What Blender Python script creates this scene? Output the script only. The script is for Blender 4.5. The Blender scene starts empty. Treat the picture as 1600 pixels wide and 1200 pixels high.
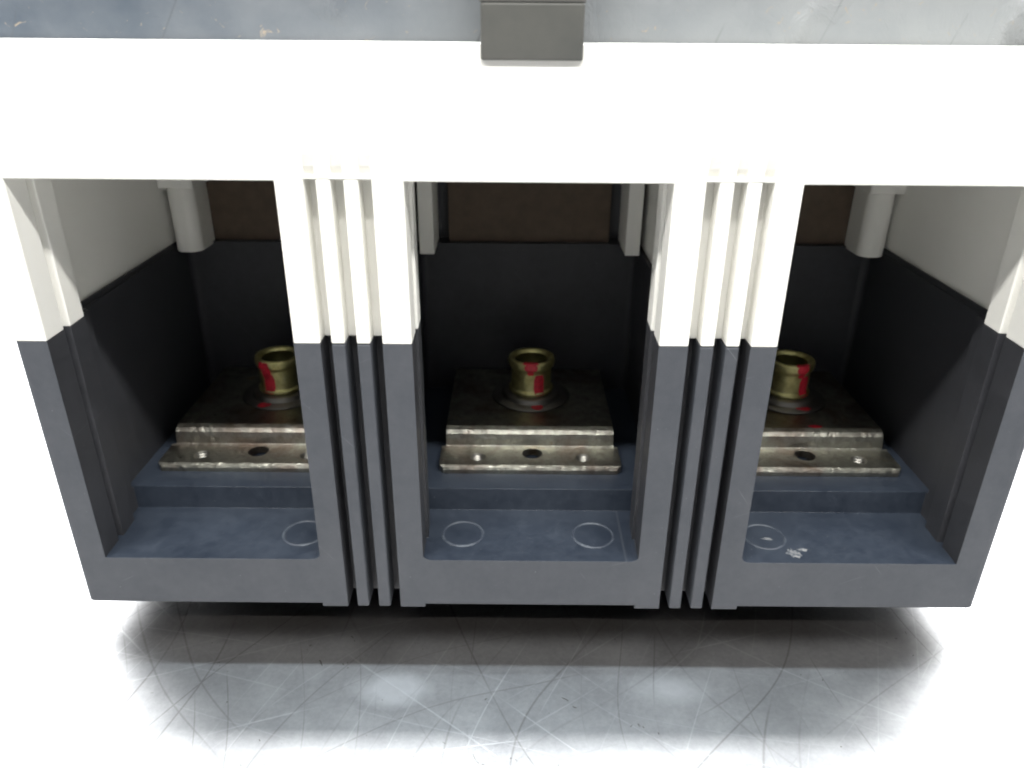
import bpy, bmesh, math, random
from mathutils import Matrix, Vector, noise
random.seed(7)
S = 0.001                                   # everything below is written in millimetres
scene = bpy.context.scene
C = scene.collection

# ------------------------------------------------------------------ camera
PITCH, YAW, ROLL = 0.43834, -0.00059, 0.00777
fw = Vector((math.sin(YAW)*math.cos(PITCH), math.cos(YAW)*math.cos(PITCH), -math.sin(PITCH)))
rt = Vector((math.cos(YAW), -math.sin(YAW), 0)); upv = rt.cross(fw)
c_, s_ = math.cos(ROLL), math.sin(ROLL)
rt2 = c_*rt + s_*upv; up2 = -s_*rt + c_*upv
cam = bpy.data.cameras.new("camera"); camo = bpy.data.objects.new("camera", cam); C.objects.link(camo)
M = Matrix((( rt2.x, up2.x, -fw.x, -4.598*S), (rt2.y, up2.y, -fw.y, -143*S), (rt2.z, up2.z, -fw.z, 125.35*S), (0, 0, 0, 1)))
camo.matrix_world = M
cam.sensor_width = 36; cam.lens = 1191.0/1600*36
cam.clip_start = 0.005; cam.clip_end = 50
cam.dof.use_dof = True; cam.dof.focus_distance = 0.165; cam.dof.aperture_fstop = 22
scene.camera = camo

# ------------------------------------------------------------------ light of the workshop, with an added rear fill
scene.view_settings.view_transform = 'Standard'; scene.view_settings.look = 'None'
scene.view_settings.exposure = 0.0; scene.view_settings.gamma = 1
w = bpy.data.worlds.new("World"); scene.world = w; w.use_nodes = True
bg = w.node_tree.nodes['Background']; bg.inputs[0].default_value = (0.95, 0.975, 1.0, 1); bg.inputs[1].default_value = 0.27
def area(name, loc, target, sx, sy, power, col):
    l = bpy.data.lights.new(name, 'AREA'); l.shape = 'RECTANGLE'; l.size = sx; l.size_y = sy; l.energy = power; l.color = col
    o = bpy.data.objects.new(name, l); C.objects.link(o); o.location = loc
    o.rotation_euler = (Vector(target)-Vector(loc)).to_track_quat('-Z', 'Y').to_euler(); return o
def tube(name, elev, dist, length, width, power, col):
    """long tube parallel to the breaker's front; elev from the front horizon (over 90 = behind)"""
    a = math.radians(elev)
    area(name, (0, -dist*math.cos(a), dist*math.sin(a)), (0, 0, 0.03), length, width, power, col)
tube('front_tube', 64, 1.5, 3.0, 0.08, 85, (1.0, 0.99, 0.96))
tube('overhead_tube', 94.8, 1.4, 0.8, 0.010, 19, (0.78, 0.90, 1.0))
tube('rear_tube', 102.8, 1.4, 0.75, 0.05, 25, (0.97, 0.985, 1.0))
tube('rear_fill', 138.0, 1.8, 6.5, 1.1, 420, (0.97, 0.985, 1.0))  # added unseen fill that whitens the reflection in the table

# ------------------------------------------------------------------ materials
def mat(name, col, rough=0.5, metal=0.0, spec=0.5):
    m = bpy.data.materials.new(name); m.use_nodes = True
    b = m.node_tree.nodes['Principled BSDF']
    b.inputs['Base Color'].default_value = (*col, 1); b.inputs['Roughness'].default_value = rough
    b.inputs['Metallic'].default_value = metal; b.inputs['Specular IOR Level'].default_value = spec
    return m, m.node_tree, b
def coords(nt, scale=(1,1,1), rot=(0,0,0)):
    t = nt.nodes.new('ShaderNodeTexCoord'); mp = nt.nodes.new('ShaderNodeMapping')
    mp.inputs['Scale'].default_value = scale; mp.inputs['Rotation'].default_value = rot
    nt.links.new(t.outputs['Object'], mp.inputs['Vector']); return mp.outputs[0]
def noise_tex(nt, vec, scale, detail=4, rough=0.6, dist=0.0):
    n = nt.nodes.new('ShaderNodeTexNoise'); n.inputs['Scale'].default_value = scale; n.inputs['Detail'].default_value = detail
    n.inputs['Roughness'].default_value = rough; n.inputs['Distortion'].default_value = dist
    nt.links.new(vec, n.inputs['Vector']); return n.outputs['Fac']
def ramp(nt, fac, stops):
    r = nt.nodes.new('ShaderNodeValToRGB'); e = r.color_ramp.elements
    while len(e) < len(stops): e.new(0.5)
    for i, (p, c) in enumerate(stops):
        e[i].position = p; e[i].color = (*c, 1) if isinstance(c, tuple) else (c, c, c, 1)
    nt.links.new(fac, r.inputs[0]); return r.outputs[0]
def mix(nt, fac, a, b, mode='MIX'):
    n = nt.nodes.new('ShaderNodeMix'); n.data_type = 'RGBA'; n.blend_type = mode
    if hasattr(fac, 'node'): nt.links.new(fac, n.inputs[0])
    else: n.inputs[0].default_value = fac
    for s, i in ((a, 6), (b, 7)):
        if hasattr(s, 'node'): nt.links.new(s, n.inputs[i])
        else: n.inputs[i].default_value = (*s, 1) if isinstance(s, tuple) else (s, s, s, 1)
    return n.outputs[2]
def mth(nt, op, a, b=0.0):
    n = nt.nodes.new('ShaderNodeMath'); n.operation = op
    for s, i in ((a, 0), (b, 1)):
        if hasattr(s, 'node'): nt.links.new(s, n.inputs[i])
        else: n.inputs[i].default_value = s
    return n.outputs[0]
def bump(nt, b, h, strength, dist):
    n = nt.nodes.new('ShaderNodeBump'); n.inputs['Strength'].default_value = strength; n.inputs['Distance'].default_value = dist
    nt.links.new(h, n.inputs['Height']); nt.links.new(n.outputs[0], b.inputs['Normal'])
def scratch_layer(nt, angle, freq, width, keep, seed, axis=1, warp=0.004, runs=14.0):
    """thin scratches of random spacing that run along one direction; freq lines per metre, width in metres"""
    v0 = coords(nt)
    if axis == 2:                            # for upright faces use x and z
        sp_ = nt.nodes.new('ShaderNodeSeparateXYZ'); nt.links.new(v0, sp_.inputs[0])
        cb = nt.nodes.new('ShaderNodeCombineXYZ'); nt.links.new(sp_.outputs[0], cb.inputs[0]); nt.links.new(sp_.outputs[2], cb.inputs[1]); v0 = cb.outputs[0]
    rot = nt.nodes.new('ShaderNodeVectorRotate'); rot.rotation_type = 'Z_AXIS'; rot.inputs['Angle'].default_value = angle
    nt.links.new(v0, rot.inputs['Vector'])
    s3 = nt.nodes.new('ShaderNodeSeparateXYZ'); nt.links.new(rot.outputs[0], s3.inputs[0])
    wv = noise_tex(nt, rot.outputs[0], 9.0, 1.0, 0.4)
    u = mth(nt, 'ADD', mth(nt, 'ADD', s3.outputs[0], seed*0.731), mth(nt, 'MULTIPLY', wv, warp*6))
    vo = nt.nodes.new('ShaderNodeTexVoronoi'); vo.voronoi_dimensions = '1D'; vo.inputs['Scale'].default_value = freq
    nt.links.new(u, vo.inputs['W'])
    wd = width*freq
    line = mth(nt, 'MAXIMUM', mth(nt, 'SUBTRACT', 1.0, mth(nt, 'DIVIDE', vo.outputs['Distance'], wd)), 0.0)
    sc_ = nt.nodes.new('ShaderNodeSeparateColor'); nt.links.new(vo.outputs['Color'], sc_.inputs[0])
    cb2 = nt.nodes.new('ShaderNodeCombineXYZ'); nt.links.new(mth(nt, 'MULTIPLY', sc_.outputs[0], 40.0), cb2.inputs[0])
    nt.links.new(mth(nt, 'MULTIPLY', s3.outputs[1], runs), cb2.inputs[1])
    k = noise_tex(nt, cb2.outputs[0], 1.0, 2.0, 0.5)
    m_ = mth(nt, 'MULTIPLY', ramp(nt, k, [(keep, 0.0), (keep+0.08, 1.0)]), mth(nt, 'ADD', mth(nt, 'MULTIPLY', sc_.outputs[1], 0.8), 0.2))
    return mth(nt, 'MULTIPLY', line, m_)

# black moulded plastic: outer faces greyer, pockets darker, tray floors with a painted bluish sheen
def black(name, c0, c1, r0, r1, worn):
    m, nt, b = mat(name, c0, 0.42)
    v = coords(nt)
    n2 = noise_tex(nt, v, 700, 3, 0.7)
    n1 = mth(nt, 'ADD', mth(nt, 'MULTIPLY', noise_tex(nt, v, 60, 6, 0.7), 0.6), mth(nt, 'MULTIPLY', noise_tex(nt, v, 420, 4, 0.7), 0.4))
    base = ramp(nt, n1, [(0.36, c0), (0.64, c1)])
    sc = mth(nt, 'MAXIMUM', scratch_layer(nt, 1.2, 90, 0.00012, 0.60, 1, 2, 0.003, 60.0), scratch_layer(nt, -0.7, 80, 0.00012, 0.60, 2, 2, 0.003, 60.0))
    dust = ramp(nt, noise_tex(nt, v, 1300, 2, 0.5), [(0.73, 0.0), (0.78, 1.0)])
    wear = mth(nt, 'MULTIPLY', mth(nt, 'MAXIMUM', sc, dust), worn)
    nt.links.new(mix(nt, wear, base, (0.35, 0.36, 0.37)), b.inputs['Base Color'])
    nt.links.new(ramp(nt, n1, [(0.3, r0), (0.7, r1)]), b.inputs['Roughness'])
    bump(nt, b, n2, 0.12, 0.0002)
    return m
BLACK = black('grey_black_plastic', (0.041, 0.046, 0.056), (0.060, 0.064, 0.074), 0.5, 0.6, 0.30)
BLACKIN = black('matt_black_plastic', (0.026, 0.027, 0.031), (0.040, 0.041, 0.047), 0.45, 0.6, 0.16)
BLUEIN = black('blue_sheen_plastic', (0.017, 0.023, 0.035), (0.034, 0.043, 0.059), 0.28, 0.5, 0.18)

# white moulded plastic, slightly warm, faint grime specks
WHITE, nt, b = mat('white_plastic', (0.80, 0.79, 0.74), 0.45)
v = coords(nt)
n1 = noise_tex(nt, v, 30, 5, 0.6)
sp = ramp(nt, noise_tex(nt, v, 520, 4, 0.75), [(0.70, 0.0), (0.76, 1.0)])
spm = mth(nt, 'MULTIPLY', sp, ramp(nt, noise_tex(nt, v, 22, 2), [(0.52, 0.0), (0.66, 0.8)]))
nt.links.new(mix(nt, spm, ramp(nt, n1, [(0.25, (0.77, 0.76, 0.71)), (0.75, (0.83, 0.82, 0.78))]), (0.25, 0.22, 0.19)), b.inputs['Base Color'])
bump(nt, b, noise_tex(nt, v, 600, 3), 0.05, 0.0002)

# old tinned copper of the terminals
METAL, nt, b = mat('tinned_copper', (0.42, 0.36, 0.28), 0.4, 1.0)
v = coords(nt)
n1 = noise_tex(nt, v, 75, 5, 0.65, 0.8); n2 = noise_tex(nt, v, 420, 5, 0.75); n3 = noise_tex(nt, v, 260, 3, 0.6, 1.0)
col = ramp(nt, n1, [(0.30, (0.20, 0.15, 0.12)), (0.42, (0.30, 0.27, 0.235)), (0.54, (0.36, 0.355, 0.31)), (0.64, (0.43, 0.425, 0.37)), (0.74, (0.40, 0.31, 0.20))])
nt.links.new(mix(nt, ramp(nt, n2, [(0.46, 0.0), (0.70, 0.55)]), col, (0.17, 0.155, 0.13)), b.inputs['Base Color'])
nt.links.new(ramp(nt, n2, [(0.3, 0.26), (0.7, 0.50)]), b.inputs['Roughness'])
bump(nt, b, mth(nt, 'ADD', n3, mth(nt, 'MULTIPLY', n2, 0.6)), 0.38, 0.0010)

BRASS, nt, b = mat('yellow_zinc', (0.62, 0.56, 0.16), 0.32, 1.0)
v = coords(nt)
n1 = noise_tex(nt, v, 260, 4, 0.7)
nt.links.new(ramp(nt, n1, [(0.3, (0.50, 0.45, 0.19)), (0.55, (0.76, 0.71, 0.34)), (0.75, (0.86, 0.82, 0.48))]), b.inputs['Base Color'])
nt.links.new(ramp(nt, n1, [(0.3, 0.48), (0.7, 0.36)]), b.inputs['Roughness'])
SOCKET, nt, b = mat('dull_olive_metal', (0.13, 0.12, 0.045), 0.5, 0.6)
STEEL, nt, b = mat('washer_steel', (0.26, 0.245, 0.225), 0.42, 1.0)
v = coords(nt); bump(nt, b, noise_tex(nt, v, 900, 3), 0.2, 0.0002)
THREAD, nt, b = mat('cut_thread_metal', (0.34, 0.33, 0.30), 0.42, 1.0)
RED, nt, b = mat('red_paint', (0.62, 0.025, 0.045), 0.4)
v = coords(nt); nt.links.new(ramp(nt, noise_tex(nt, v, 500, 3), [(0.3, (0.42, 0.015, 0.03)), (0.6, (0.70, 0.03, 0.055))]), b.inputs['Base Color'])
BROWN, nt, b = mat('brown_fibre_board', (0.10, 0.055, 0.032), 0.7)
v = coords(nt); nt.links.new(ramp(nt, noise_tex(nt, v, 300, 4), [(0.3, (0.075, 0.052, 0.034)), (0.7, (0.100, 0.070, 0.047))]), b.inputs['Base Color'])
GREY, nt, b = mat('dark_grey_plastic', (0.075, 0.075, 0.068), 0.5)
v = coords(nt); nt.links.new(ramp(nt, noise_tex(nt, v, 120, 5), [(0.3, (0.066, 0.067, 0.062)), (0.7, (0.085, 0.084, 0.076))]), b.inputs['Base Color'])
SCUFF, nt, b = mat('pale_scuff', (0.11, 0.13, 0.15), 0.6)
v = coords(nt); nt.links.new(ramp(nt, noise_tex(nt, v, 150, 4, 0.7), [(0.44, (0.03, 0.038, 0.054)), (0.70, (0.085, 0.10, 0.118))]), b.inputs['Base Color'])
RESID, nt, b = mat('white_residue', (0.30, 0.30, 0.30), 0.7)
v = coords(nt); nt.links.new(ramp(nt, noise_tex(nt, v, 900, 4, 0.7), [(0.40, (0.05, 0.06, 0.075)), (0.62, (0.20, 0.205, 0.21))]), b.inputs['Base Color'])

# blue grey painted panel, chips and crinkled patches
PANEL, nt, b = mat('blue_grey_paint', (0.17, 0.19, 0.22), 0.3)
v = coords(nt)
n1 = noise_tex(nt, v, 28, 6, 0.6)
base = ramp(nt, n1, [(0.3, (0.062, 0.078, 0.100)), (0.7, (0.088, 0.103, 0.126))])
sx = nt.nodes.new('ShaderNodeSeparateXYZ'); nt.links.new(v, sx.inputs[0])
pale = mth(nt, 'ADD', mth(nt, 'MULTIPLY', sx.outputs[0], 6.5), mth(nt, 'MULTIPLY', mth(nt, 'SUBTRACT', n1, 0.5), 1.3))
base = mix(nt, ramp(nt, mth(nt, 'ADD', pale, 0.62), [(0.0, 0.0), (1.0, 1.0)]), base, (0.235, 0.245, 0.25))   # brighter light towards the right painted into the colour
chip = ramp(nt, noise_tex(nt, v, 420, 3, 0.6, 1.5), [(0.67, 0.0), (0.72, 0.8)])
base = mix(nt, chip, base, (0.30, 0.25, 0.19))
dark = scratch_layer(nt, 0.5, 45, 0.0003, 0.50, 5, 2, 0.006, 60.0)
base = mix(nt, mth(nt, 'MULTIPLY', dark, 0.6), base, (0.07, 0.075, 0.08))
nt.links.new(base, b.inputs['Base Color'])
crk = noise_tex(nt, v, 170, 8, 0.75, 1.2)
msk = ramp(nt, noise_tex(nt, v, 24, 2), [(0.50, 0.05), (0.62, 1.0)])
bump(nt, b, mth(nt, 'MULTIPLY', crk, msk), 0.9, 0.003)

# scratched sheet metal of the table
TZ_ = -7.5
TABLE, nt, b = mat('scratched_sheet_metal', (0.6, 0.6, 0.6), 0.2, 1.0)
v = coords(nt)
def most(*q):
    r = q[0]
    for k in q[1:]: r = mth(nt, 'MAXIMUM', r, k)
    return r
darkl = most(scratch_layer(nt, 0.50, 60, 0.00030, 0.46, 1, 1, 0.010), scratch_layer(nt, -0.62, 50, 0.00030, 0.48, 2, 1, 0.008),
             scratch_layer(nt, 0.15, 45, 0.00038, 0.50, 3, 1, 0.012), scratch_layer(nt, 1.05, 80, 0.00025, 0.50, 4, 1, 0.006), scratch_layer(nt, -0.2, 130, 0.00020, 0.50, 14, 1, 0.008, 30.0))
lightl = most(scratch_layer(nt, -0.95, 95, 0.00028, 0.48, 5), scratch_layer(nt, 1.30, 80, 0.00028, 0.50, 6, 1, 0.003), scratch_layer(nt, 0.78, 110, 0.00022, 0.50, 7),
              scratch_layer(nt, -1.35, 100, 0.00022, 0.50, 8), scratch_layer(nt, 0.30, 140, 0.00020, 0.52, 9))
fine = noise_tex(nt, v, 900, 4, 0.75)
blot = noise_tex(nt, v, 60, 7, 0.7)
col = ramp(nt, mth(nt, 'ADD', mth(nt, 'MULTIPLY', blot, 0.65), mth(nt, 'MULTIPLY', fine, 0.35)), [(0.30, (0.25, 0.25, 0.255)), (0.70, (0.40, 0.398, 0.392))])
for px_, py_, am in ((-0.0305, -0.0185, 0.45), (0.0310, -0.0185, 0.32)):          # two pale spots of light painted into the sheet colour
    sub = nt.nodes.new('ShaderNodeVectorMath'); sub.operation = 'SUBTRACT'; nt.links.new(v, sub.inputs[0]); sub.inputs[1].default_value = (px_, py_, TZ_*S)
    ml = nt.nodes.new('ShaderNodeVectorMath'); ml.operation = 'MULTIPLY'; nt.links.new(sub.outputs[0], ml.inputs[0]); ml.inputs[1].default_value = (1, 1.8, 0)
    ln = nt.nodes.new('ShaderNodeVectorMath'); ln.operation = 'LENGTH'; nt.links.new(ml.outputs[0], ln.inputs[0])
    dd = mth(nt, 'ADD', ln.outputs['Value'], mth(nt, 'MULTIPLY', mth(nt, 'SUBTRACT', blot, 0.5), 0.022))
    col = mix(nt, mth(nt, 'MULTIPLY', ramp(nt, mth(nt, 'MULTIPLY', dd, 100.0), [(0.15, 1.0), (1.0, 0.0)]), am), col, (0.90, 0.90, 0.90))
col = mix(nt, mth(nt, 'MULTIPLY', darkl, 0.65), col, (0.10, 0.09, 0.085))
col = mix(nt, mth(nt, 'MULTIPLY', lightl, 0.40), col, (0.62, 0.62, 0.62))
spk = ramp(nt, noise_tex(nt, v, 300, 2, 0.5, 1.5), [(0.74, 0.0), (0.77, 1.0)])
col = mix(nt, mth(nt, 'MULTIPLY', spk, 0.8), col, (0.07, 0.06, 0.05))
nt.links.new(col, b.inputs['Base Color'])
rg = mth(nt, 'ADD', ramp(nt, blot, [(0.3, 0.475), (0.7, 0.495)]), mth(nt, 'MULTIPLY', lightl, 0.02))
df = nt.nodes.new('ShaderNodeBsdfDiffuse'); df.inputs['Color'].default_value = (0.40, 0.36, 0.33, 1)
gl = nt.nodes.new('ShaderNodeBsdfAnisotropic'); gl.distribution = 'BECKMANN'
nt.links.new(col, gl.inputs['Color']); nt.links.new(rg, gl.inputs['Roughness'])
mx = nt.nodes.new('ShaderNodeMixShader'); mx.inputs[0].default_value = 0.015      # a little oxide and grime between the polished grain
nt.links.new(gl.outputs[0], mx.inputs[1]); nt.links.new(df.outputs[0], mx.inputs[2])
nt.links.new(mx.outputs[0], nt.nodes['Material Output'].inputs['Surface'])
h = mth(nt, 'ADD', mth(nt, 'MULTIPLY', fine, 0.5), mth(nt, 'MULTIPLY', mth(nt, 'ADD', darkl, lightl), -0.3))
bump(nt, b, h, 0.15, 0.0002)
nt.links.new(b.inputs['Normal'].links[0].from_socket, gl.inputs['Normal'])

# ------------------------------------------------------------------ mesh helpers (mm in, metres out)
def link(name, bm, m, parent=None, bev=0.0, seg=2, smooth=False):
    bmesh.ops.recalc_face_normals(bm, faces=bm.faces)
    me = bpy.data.meshes.new(name); bm.to_mesh(me); bm.free(); me.transform(Matrix.Scale(S, 4)); me.update()
    if smooth:
        for p in me.polygons: p.use_smooth = True
    me.materials.append(m)
    o = bpy.data.objects.new(name, me); C.objects.link(o)
    if parent: o.parent = parent
    if bev:
        bv = o.modifiers.new('b', 'BEVEL'); bv.width = bev*S; bv.segments = seg; bv.limit_method = 'ANGLE'; bv.angle_limit = math.radians(35); bv.harden_normals = False
    return o
def box(bm, x0, x1, y0, y1, z0, z1):
    vs = [bm.verts.new((x, y, z)) for z in (z0, z1) for (x, y) in ((x0, y0), (x1, y0), (x1, y1), (x0, y1))]
    for f in ((3,2,1,0), (4,5,6,7), (0,1,5,4), (1,2,6,5), (2,3,7,6), (3,0,4,7)): bm.faces.new([vs[i] for i in f])
def prism(bm, pts, z0, z1, axis='z'):
    """polygon pts extruded: axis z -> pts are (x,y); axis x -> pts are (y,z); axis y -> pts are (x,z)"""
    def P(p, t): return {'z': (p[0], p[1], t), 'x': (t, p[0], p[1]), 'y': (p[0], t, p[1])}[axis]
    a = [bm.verts.new(P(p, z0)) for p in pts]; c = [bm.verts.new(P(p, z1)) for p in pts]; n = len(pts)
    bm.faces.new(a); bm.faces.new(c)
    for i in range(n): bm.faces.new([a[i], a[(i+1) % n], c[(i+1) % n], c[i]])
def rounded(x0, x1, y0, y1, r, n=5, corners=(1,1,1,1)):
    out = []
    for k, (cx, cy, a0, on) in enumerate(((x0+r, y0+r, 180, corners[0]), (x1-r, y0+r, 270, corners[1]), (x1-r, y1-r, 0, corners[2]), (x0+r, y1-r, 90, corners[3]))):
        if on:
            for i in range(n+1):
                a = math.radians(a0+90*i/n); out.append((cx+r*math.cos(a), cy+r*math.sin(a)))
        else: out.append((x0 if k in (0, 3) else x1, y0 if k < 2 else y1))
    return out
def cyl(bm, cx, cy, z0, z1, r0, r1=None, n=32):
    r1 = r0 if r1 is None else r1
    a = [bm.verts.new((cx+r0*math.cos(2*math.pi*i/n), cy+r0*math.sin(2*math.pi*i/n), z0)) for i in range(n)]
    c = [bm.verts.new((cx+r1*math.cos(2*math.pi*i/n), cy+r1*math.sin(2*math.pi*i/n), z1)) for i in range(n)]
    bm.faces.new(a[::-1]); bm.faces.new(c)
    for i in range(n): bm.faces.new([a[i], a[(i+1) % n], c[(i+1) % n], c[i]])
def lathe(bm, cx, cy, prof, n=40, closed=False):
    rings = [[bm.verts.new((cx+r*math.cos(2*math.pi*i/n), cy+r*math.sin(2*math.pi*i/n), z)) for i in range(n)] for r, z in prof]
    m = len(rings)
    for k in range(m if closed else m-1):
        A, B = rings[k], rings[(k+1) % m]
        for i in range(n): bm.faces.new([A[i], A[(i+1) % n], B[(i+1) % n], B[i]])
    return rings
def new(): return bmesh.new()
def boolean(bm_a, ops):
    """ops: list of (bmesh, 'DIFFERENCE'|'UNION'); returns a bmesh in mm"""
    def tmp(bm):
        bmesh.ops.recalc_face_normals(bm, faces=bm.faces)
        me = bpy.data.meshes.new('t'); bm.to_mesh(me); bm.free(); o = bpy.data.objects.new('t', me); C.objects.link(o); return o
    a = tmp(bm_a); cs = []
    for bm, op in ops:
        c = tmp(bm); cs.append(c)
        md = a.modifiers.new('m', 'BOOLEAN'); md.operation = op; md.object = c; md.solver = 'EXACT'
    dg = bpy.context.evaluated_depsgraph_get(); dg.update()
    me = bpy.data.meshes.new_from_object(a.evaluated_get(dg))
    out = new(); out.from_mesh(me)
    for o in [a]+cs:
        d = o.data; bpy.data.objects.remove(o); bpy.data.meshes.remove(d)
    bpy.data.meshes.remove(me)
    bmesh.ops.remove_doubles(out, verts=out.verts, dist=0.001)
    bmesh.ops.dissolve_limit(out, angle_limit=0.002, verts=out.verts, edges=out.edges)
    return out

# ------------------------------------------------------------------ the table
TZ = -7.5
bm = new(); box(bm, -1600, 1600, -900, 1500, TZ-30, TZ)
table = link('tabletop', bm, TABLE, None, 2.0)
table['kind'] = 'structure'; table['label'] = 'scratched bare sheet metal tabletop under the breaker'

# ------------------------------------------------------------------ the breaker
brk = bpy.data.objects.new('circuit_breaker', None); C.objects.link(brk)
brk['label'] = 'three pole circuit breaker with white cover over black base, open terminal end towards the camera'
brk['category'] = 'circuit breaker'

BC = (-73.95, 0.0, 73.95)                   # bay centres
G = [30.96, 33.41, 36.18, 38.58, 41.32, 43.56]
ZS, ZB, ZT, LEN = 66.9, 99.3, 122.8, 230

def bay_plan(c, y0, y1, wide, far):
    """plan of one bay with a narrow guide slot down each side wall"""
    R = [(24.95, y0), (25.05, 6.8), (26.4, 7.0), (26.4, 8.4), (24.7, 8.6), (24.9, 14.8), (wide, 15.6), (wide, y1)]
    Q = R[:-2]+[(far, 15.6), (far, y1)]
    return [(c-x, y) for x, y in R] + [(c+x, y) for x, y in reversed(Q)]

# base: body, feet, pockets
body = new(); prism(body, rounded(-106.2, 106.8, 0, LEN, 2.2, 6), 0, ZS)
ops = []
for s in (-1, 1):
    f = new(); x = sorted((s*25.1, s*49.65)); prism(f, rounded(x[0], x[1], 0.0, 14, 0.5, 2, (0,0,1,1)), -0.95, 5); ops.append((f, 'UNION'))
    f = new(); x = sorted((s*98.0, s*105.4)); prism(f, rounded(x[0], x[1], 0.9, 20, 0.8, 2), -0.5, 5); ops.append((f, 'UNION'))
f = new(); box(f, -96, 96, 45, LEN-8, TZ, 5); ops.append((f, 'UNION'))
for s in (-1, 1):
    g = new(); x = sorted((s*G[0], s*G[5])); box(g, x[0], x[1], -2, 6.5, -3, ZS+3); ops.append((g, 'DIFFERENCE'))
for c in BC:
    # front part of the pocket: guide-slot plan, floor at 12.9
    a = new(); prism(a, bay_plan(c, -2, 20.6, 26.5, 26.5), 12.9, ZS+3)
    ops.append((a, 'DIFFERENCE'))
    a = new(); prism(a, rounded(c-(27.8 if c < 0 else 32), c+(27.8 if c > 0 else 32), 19.9, 80, 2.0, 4, (0,0,1,1)), 19.3, ZS+3); ops.append((a, 'DIFFERENCE'))
for c in BC:
    for s in (-1, 1):
        if c*s > 0: continue                 # the outer corners of the end bays are sharp
        X = c+s*25.3; r = 2.2; Z = 12.9
        pts = [(X, Z-0.5), (X, Z+r)] + [(X-s*(r-r*math.cos(a)), Z+r-r*math.sin(a)) for a in [math.pi/2*i/5 for i in range(1, 6)]] + [(X-s*r, Z-0.5)]
        f = new(); prism(f, pts, 0.0, 6.6, 'y'); ops.append((f, 'UNION'))
for c in (-73.4, 0.25, 73.7):                # clearance holes under the terminal holes
    for dx, dy, r in ((-13.9, 32.8, 2.05), (0.6, 34.9, 2.9), (14.2, 32.8, 2.05)):
        k = new(); cyl(k, c+dx, dy, 8, 25, r, n=24); ops.append((k, 'DIFFERENCE'))
base_bm = boolean(body, ops)
base = link('base_housing', base_bm, BLACK, brk, 0.45, 3)
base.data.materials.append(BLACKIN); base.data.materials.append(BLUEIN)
for p in base.data.polygons:                # pocket and groove walls take the darker black
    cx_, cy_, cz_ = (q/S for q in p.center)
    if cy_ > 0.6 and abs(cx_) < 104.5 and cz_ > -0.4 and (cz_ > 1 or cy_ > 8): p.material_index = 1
    if 0.6 < cy_ < 79.5 and 1 < cz_ < 19.5 and (p.normal.z > 0.7 or p.normal.y < -0.9): p.material_index = 2   # bluish sheen painted into the tray floors and step fronts

# thin fins between the bays, black below and white above
def fins(m, z0, z1, label, dep):
    first = None
    for s in (-1, 1):
        for a, b_ in ((G[1], G[2]), (G[3], G[4])):
            bm = new(); x = sorted((s*a, s*b_)); box(bm, x[0], x[1], 0.05, dep, z0, z1)
            o = link('fin', bm, m, brk, 0.3)
            o['label'] = label
fins(BLACK, -0.95, ZS-0.15, 'black fin between the bays', 6.7)
fins(WHITE, ZS+0.05, ZB+0.4, 'white fin between the bays', 4.6)

# cover: lower walls with guide slots, front bar, rear block
cov = new(); prism(cov, rounded(-106.4, 107.0, -0.05, LEN, 2.0, 6), ZS+0.05, ZT)
ops = []
for c in BC:
    a = new(); prism(a, bay_plan(c, -2, 90, 29.0 if c < 0 else 33.0, 29.0 if c > 0 else 33.0), ZS-3, ZB); ops.append((a, 'DIFFERENCE'))
for s in (-1, 1):
    x = sorted((s*G[0], s*G[5])); g = new(); box(g, x[0], x[1], -2, 4.4, ZS-3, ZB+0.3); ops.append((g, 'DIFFERENCE'))
    for i in (0, 2, 4):                      # the grooves run out in the bar as shallow wedges
        xa, xb = sorted((s*G[i], s*G[i+1])); g = new()
        prism(g, [(-1, 100.2), (1.5, 100.2), (0.6, 102.0), (-0.1, 104.4), (-1, 105.2)], xa, xb, 'x'); ops.append((g, 'DIFFERENCE'))
# the step on top of the bar, behind it the raised panel
g = new(); box(g, -120, 120, 11, LEN+5, ZT-1.2, ZT+5); ops.append((g, 'DIFFERENCE'))
cov_bm = boolean(cov, ops)
cover = link('cover', cov_bm, WHITE, brk, 0.4, 3)

# corner posts at the back of each bay with the thicker block above
def post(x0, x1, y0, y1, z0, zmid, label=None):
    bm = new(); prism(bm, rounded(x0, x1, y0, y1, 3.2, 8, (1,1,0,0)), z0, zmid)
    a = link('corner_post', bm, WHITE, brk, 0.3)
    bm = new(); e = 1.1; prism(bm, rounded(x0-e, x1+e, y0-1.2, y1, 0.8, 3, (1,1,0,0)), zmid, ZB+0.2)
    h_ = link('post_head', bm, WHITE, a, 0.3)
    return a
post(-101.6, -94.0, 70, 82, 66.2, 84.4); post(94.4, 101.9, 70, 82, 66.2, 84.4)
for s in (-1, 1):
    x = sorted((s*27.2, s*31.4)); bm = new(); box(bm, x[0], x[1], 70, 86, 66.2, ZB+0.1); link('corner_post', bm, WHITE, brk, 0.3)
for c in BC:
    bm = new(); box(bm, c-24, c+24, 82.5, 85.5, 64, ZB+0.1)
    link('back_panel', bm, BROWN, brk, 0.3)
    bm = new(); box(bm, c-31.5, c+31.5, 86, 89.8, 64, ZB+0.1); link('added_black_backing', bm, BLACKIN, brk)  # black sheet added to fill the dark gaps behind the posts
    for s in ((-1,) if c < 0 else (1,) if c > 0 else ()):   # low rail along the foot of the white side wall
        x = sorted((c+s*28.2, c+s*28.9))
        bm = new(); box(bm, x[0], x[1], 16.5, 80, ZS-0.5, ZS+1.3); link('wall_rail', bm, BLACKIN, brk, 0.25)

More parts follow.
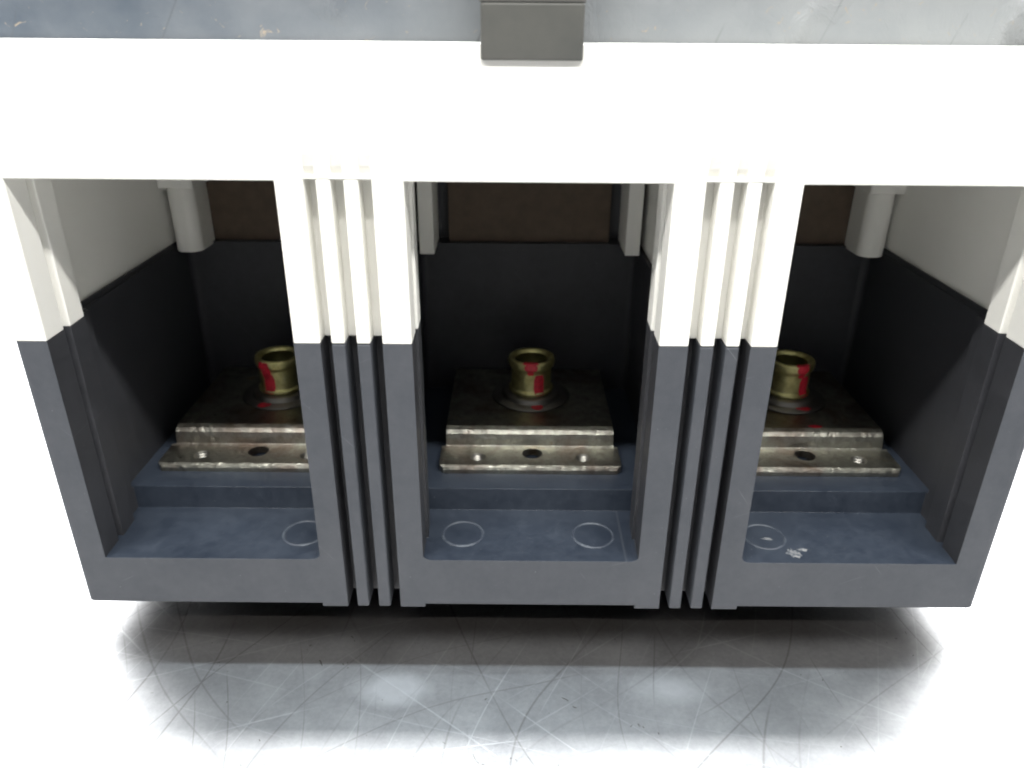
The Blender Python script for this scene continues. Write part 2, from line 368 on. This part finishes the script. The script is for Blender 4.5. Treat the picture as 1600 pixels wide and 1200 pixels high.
# raised grey panel and the dark tab that hangs over the bar
bm = new(); prism(bm, rounded(-104, 104, 11.2, LEN-4, 3, 5), ZT-1.3, ZT+30)
panel = link('raised_panel', bm, PANEL, brk, 1.0, 3); panel['label'] = 'scuffed blue grey raised panel above the white cover'
bm = new(); prism(bm, rounded(-10.5, 7.1, -0.75, 24, 0.6, 3, (1,1,0,0)), 120.1, 129.0)
tab = link('handle_tab', bm, GREY, brk, 0.35, 3); tab['label'] = 'dark grey tab hanging over the top edge of the white cover'
bm = new(); prism(bm, rounded(-10.7, 7.3, -0.6, 24, 0.6, 3, (1,1,0,0)), 129.05, 142); link('tab_top', bm, GREY, tab, 0.2)

# knock-out rings in the bay floors
def ring(cx, cy, r, z, wdt=0.8, h_=0.22):
    bm = new(); prof = [(r-wdt/2, z-0.05), (r-wdt/4, z+h_), (r+wdt/4, z+h_), (r+wdt/2, z-0.05)]
    R = lathe(bm, cx, cy, prof, 48)
    for A in R:
        for vv in A:
            a = math.atan2(vv.co.y-cy, vv.co.x-cx)
            vv.co.z += -0.10*max(0, math.sin(a*1.5+cx)); 
    return link('moulded_ring', bm, SCUFF, brk, 0, smooth=True)
for x, y in ((-16.4, 10.4), (15.4, 10.2), (-55.2, 10.2), (57.2, 10.2)): ring(x, y, 4.9, 12.9)

# residue smear in the right bay and two rubbed marks on the left edge
def blot(name, pts, m, label, z=None, y=None, t=0.12):
    bm = new()
    if z is not None: prism(bm, pts, z, z+t)
    else: prism(bm, pts, y, y-t, 'y')
    o = link(name, bm, m, brk); o['label'] = label
def blob(cx, cy, rx, ry, n=18, rough=0.35):
    return [(cx+rx*(1+random.uniform(-rough, rough))*math.cos(2*math.pi*i/n), cy+ry*(1+random.uniform(-rough, rough))*math.sin(2*math.pi*i/n)) for i in range(n)]
blot('residue_mark', blob(62.4, 3.4, 1.5, 1.8, 22, 0.45), RESID, 'white smear on the bay floor', z=12.86)
blot('residue_mark', blob(65.0, 5.0, 1.3, 0.5, 18, 0.45), RESID, 'white smear on the bay floor', z=12.86, t=0.09)
blot('residue_mark', blob(57.8, 9.2, 1.4, 0.5), RESID, 'white smear on the bay floor', z=12.86, t=0.07)

# ------------------------------------------------------------------ terminals
def plate(c):
    bm = new()
    prof = [(27.7, 19.32), (27.7, 20.5), (28.0, 21.05), (28.7, 21.4), (37.6, 21.4), (38.4, 21.7), (38.7, 23.6), (39.1, 24.9), (39.9, 25.8), (41.2, 26.4), (79.4, 26.4), (79.4, 19.32)]
    prism(bm, prof, c-24, c+24, 'x')
    cut = []
    for s in (-1, 1):                         # narrower upper step, clipped front corners
        k = new(); x = sorted((c+s*22.8, c+s*30)); box(k, x[0], x[1], 38.2, 85, 15, 30); cut.append((k, 'DIFFERENCE'))
        k = new(); prism(k, [(c+s*22.2, 26), (c+s*26, 26), (c+s*26, 31.4), (c+s*24.1, 29.9), (c+s*23.6, 28.6), (c+s*22.9, 27.9)], 15, 25); cut.append((k, 'DIFFERENCE'))
    for dx, dy, r in ((-13.9, 32.8, 2.0), (0.6, 34.9, 2.7), (14.2, 32.8, 2.0)):
        k = new(); cyl(k, c+dx, dy, 15.0, 24, r, n=24); cut.append((k, 'DIFFERENCE'))
    bm = boolean(bm, cut)
    # divide long edges and wobble the hammered edge a little
    pl = link('terminal_plate', bm, METAL, brk, 0.25, 2)
    for dx in (-13.9, 14.2):
        t = new()
        prof = []
        for i in range(7): z = 16.6+i*0.7; prof += [(2.02, z), (1.6, z+0.35)]
        prof.append((2.05, 21.38))
        lathe(t, c+dx, 32.8, prof, 24); link('screw_thread', t, THREAD, pl, 0, smooth=False)
    return pl
def arc_patch(cx, cy, a0, a1, z0, z1, rfun, wig=0.5, n=9):
    """thin painted patch that follows the screw's wall (a in degrees, -90 faces the camera)"""
    bm = new(); T = []; B = []
    for i in range(n):
        t = i/(n-1); e = min(1, min(t, 1-t)*7)
        zz0 = z0+(1-e)*(z1-z0)*0.30+random.uniform(0, wig)*0.4; zz1 = z1-(1-e)*(z1-z0)*0.25-random.uniform(0, wig)*0.4
        a = math.radians(a0+(a1-a0)*t)
        row = []
        for k in range(7):
            z = zz0+(zz1-zz0)*k/6; r = rfun(z)+0.07; row.append(bm.verts.new((cx+r*math.cos(a), cy+r*math.sin(a), z)))
        T.append(row)
    for i in range(n-1):
        for k in range(6): bm.faces.new([T[i][k], T[i+1][k], T[i+1][k+1], T[i][k+1]])
    return bm
def rwall(z):
    pr = [(28.6, 6.47), (29.6, 6.52), (29.9, 6.12), (30.3, 5.82), (35.4, 5.87), (36.1, 6.12), (36.6, 6.52), (37.2, 6.72), (38.3, 6.77), (38.9, 6.62), (39.1, 6.3), (40, 6.0)]
    for (z0, r0), (z1, r1) in zip(pr, pr[1:]):
        if z <= z1: return r0+(r1-r0)*max(0, (z-z0))/(z1-z0)
    return 6.9
def screw(c, marks):
    cy = 60.5
    bm = new()
    prof = [(0.01, 28.6), (6.1, 28.6), (6.45, 28.8), (6.5, 29.6), (6.1, 29.9), (5.85, 30.0), (5.8, 30.3), (5.85, 35.4), (6.1, 36.1), (6.5, 36.6), (6.7, 37.2), (6.75, 38.3), (6.6, 38.9), (6.1, 39.1), (5.2, 38.9), (4.75, 38.1)]
    lathe(bm, c, cy, prof, 48)
    s = link('terminal_screw', bm, BRASS, brk, 0, smooth=True)
    bm = new(); lathe(bm, c, cy, [(4.77, 38.12), (4.7, 36.8), (4.6, 33.0), (0.01, 32.4)], 48)
    link('socket', bm, SOCKET, s, 0, smooth=True)
    bm = new(); lathe(bm, c, cy, [(3, 26.38), (11.2, 26.42), (11.5, 26.6), (11.3, 26.95), (8.7, 27.1), (8.5, 27.2), (8.4, 28.3), (8.1, 28.55), (5.0, 28.6)], 48)
    link('washer', bm, STEEL, s, 0, smooth=True)
    for a0, a1, z0, z1 in marks['wall']:
        link('paint_mark', arc_patch(c, cy, a0, a1, z0, z1, rwall), RED, s, 0, smooth=True)
    for a0, a1 in marks.get('rim', ()):
        bm = new(); A = [math.radians(a0+(a1-a0)*i/6) for i in range(7)]
        prism(bm, [(c+6.65*math.cos(a), cy+6.65*math.sin(a)) for a in A]+[(c+5.5*math.cos(a), cy+5.5*math.sin(a)) for a in reversed(A)], 38.8, 39.2)
        link('paint_mark', bm, RED, s)
    for (px, py, rx, ry, z) in marks['flat']:
        bm = new(); prism(bm, blob(c+px, cy+py, rx, ry, 16, 0.2), z, z+0.12); link('paint_mark', bm, RED, s)
    return s
plates = [plate(c) for c in (-73.4, 0.25, 73.7)]
for pl_, off in zip(plates, (0.013, 0.0, -0.021)):   # the mottling differs from plate to plate
    pl_.data.transform(Matrix.Translation((0, 0, off))); pl_.location.z = -off
    for ch in pl_.children: ch.location.z = off
screw(-72.6, dict(wall=[(-130, -98, 33.5, 39.0), (-122, -90, 29.0, 35.0)], flat=[(-2.6, -9.2, 1.9, 1.5, 27.05)]))
screw(0.9, dict(wall=[(-108, -76, 36.6, 39.1), (-102, -84, 35.2, 36.8), (-84, -54, 29.0, 35.4)], rim=[(-112, -74)], flat=[(1.7, -9.4, 1.9, 1.5, 27.05)]))
screw(76.2, dict(wall=[(-92, -62, 36.6, 39.1), (-86, -66, 35.0, 36.8), (-76, -46, 29.0, 35.4)], rim=[(-94, -60)], flat=[(2.4, -9.0, 2.2, 1.1, 27.05), (2.6, -18.4, 1.9, 0.9, 26.36)]))

scene.cycles.filter_width = 2.0
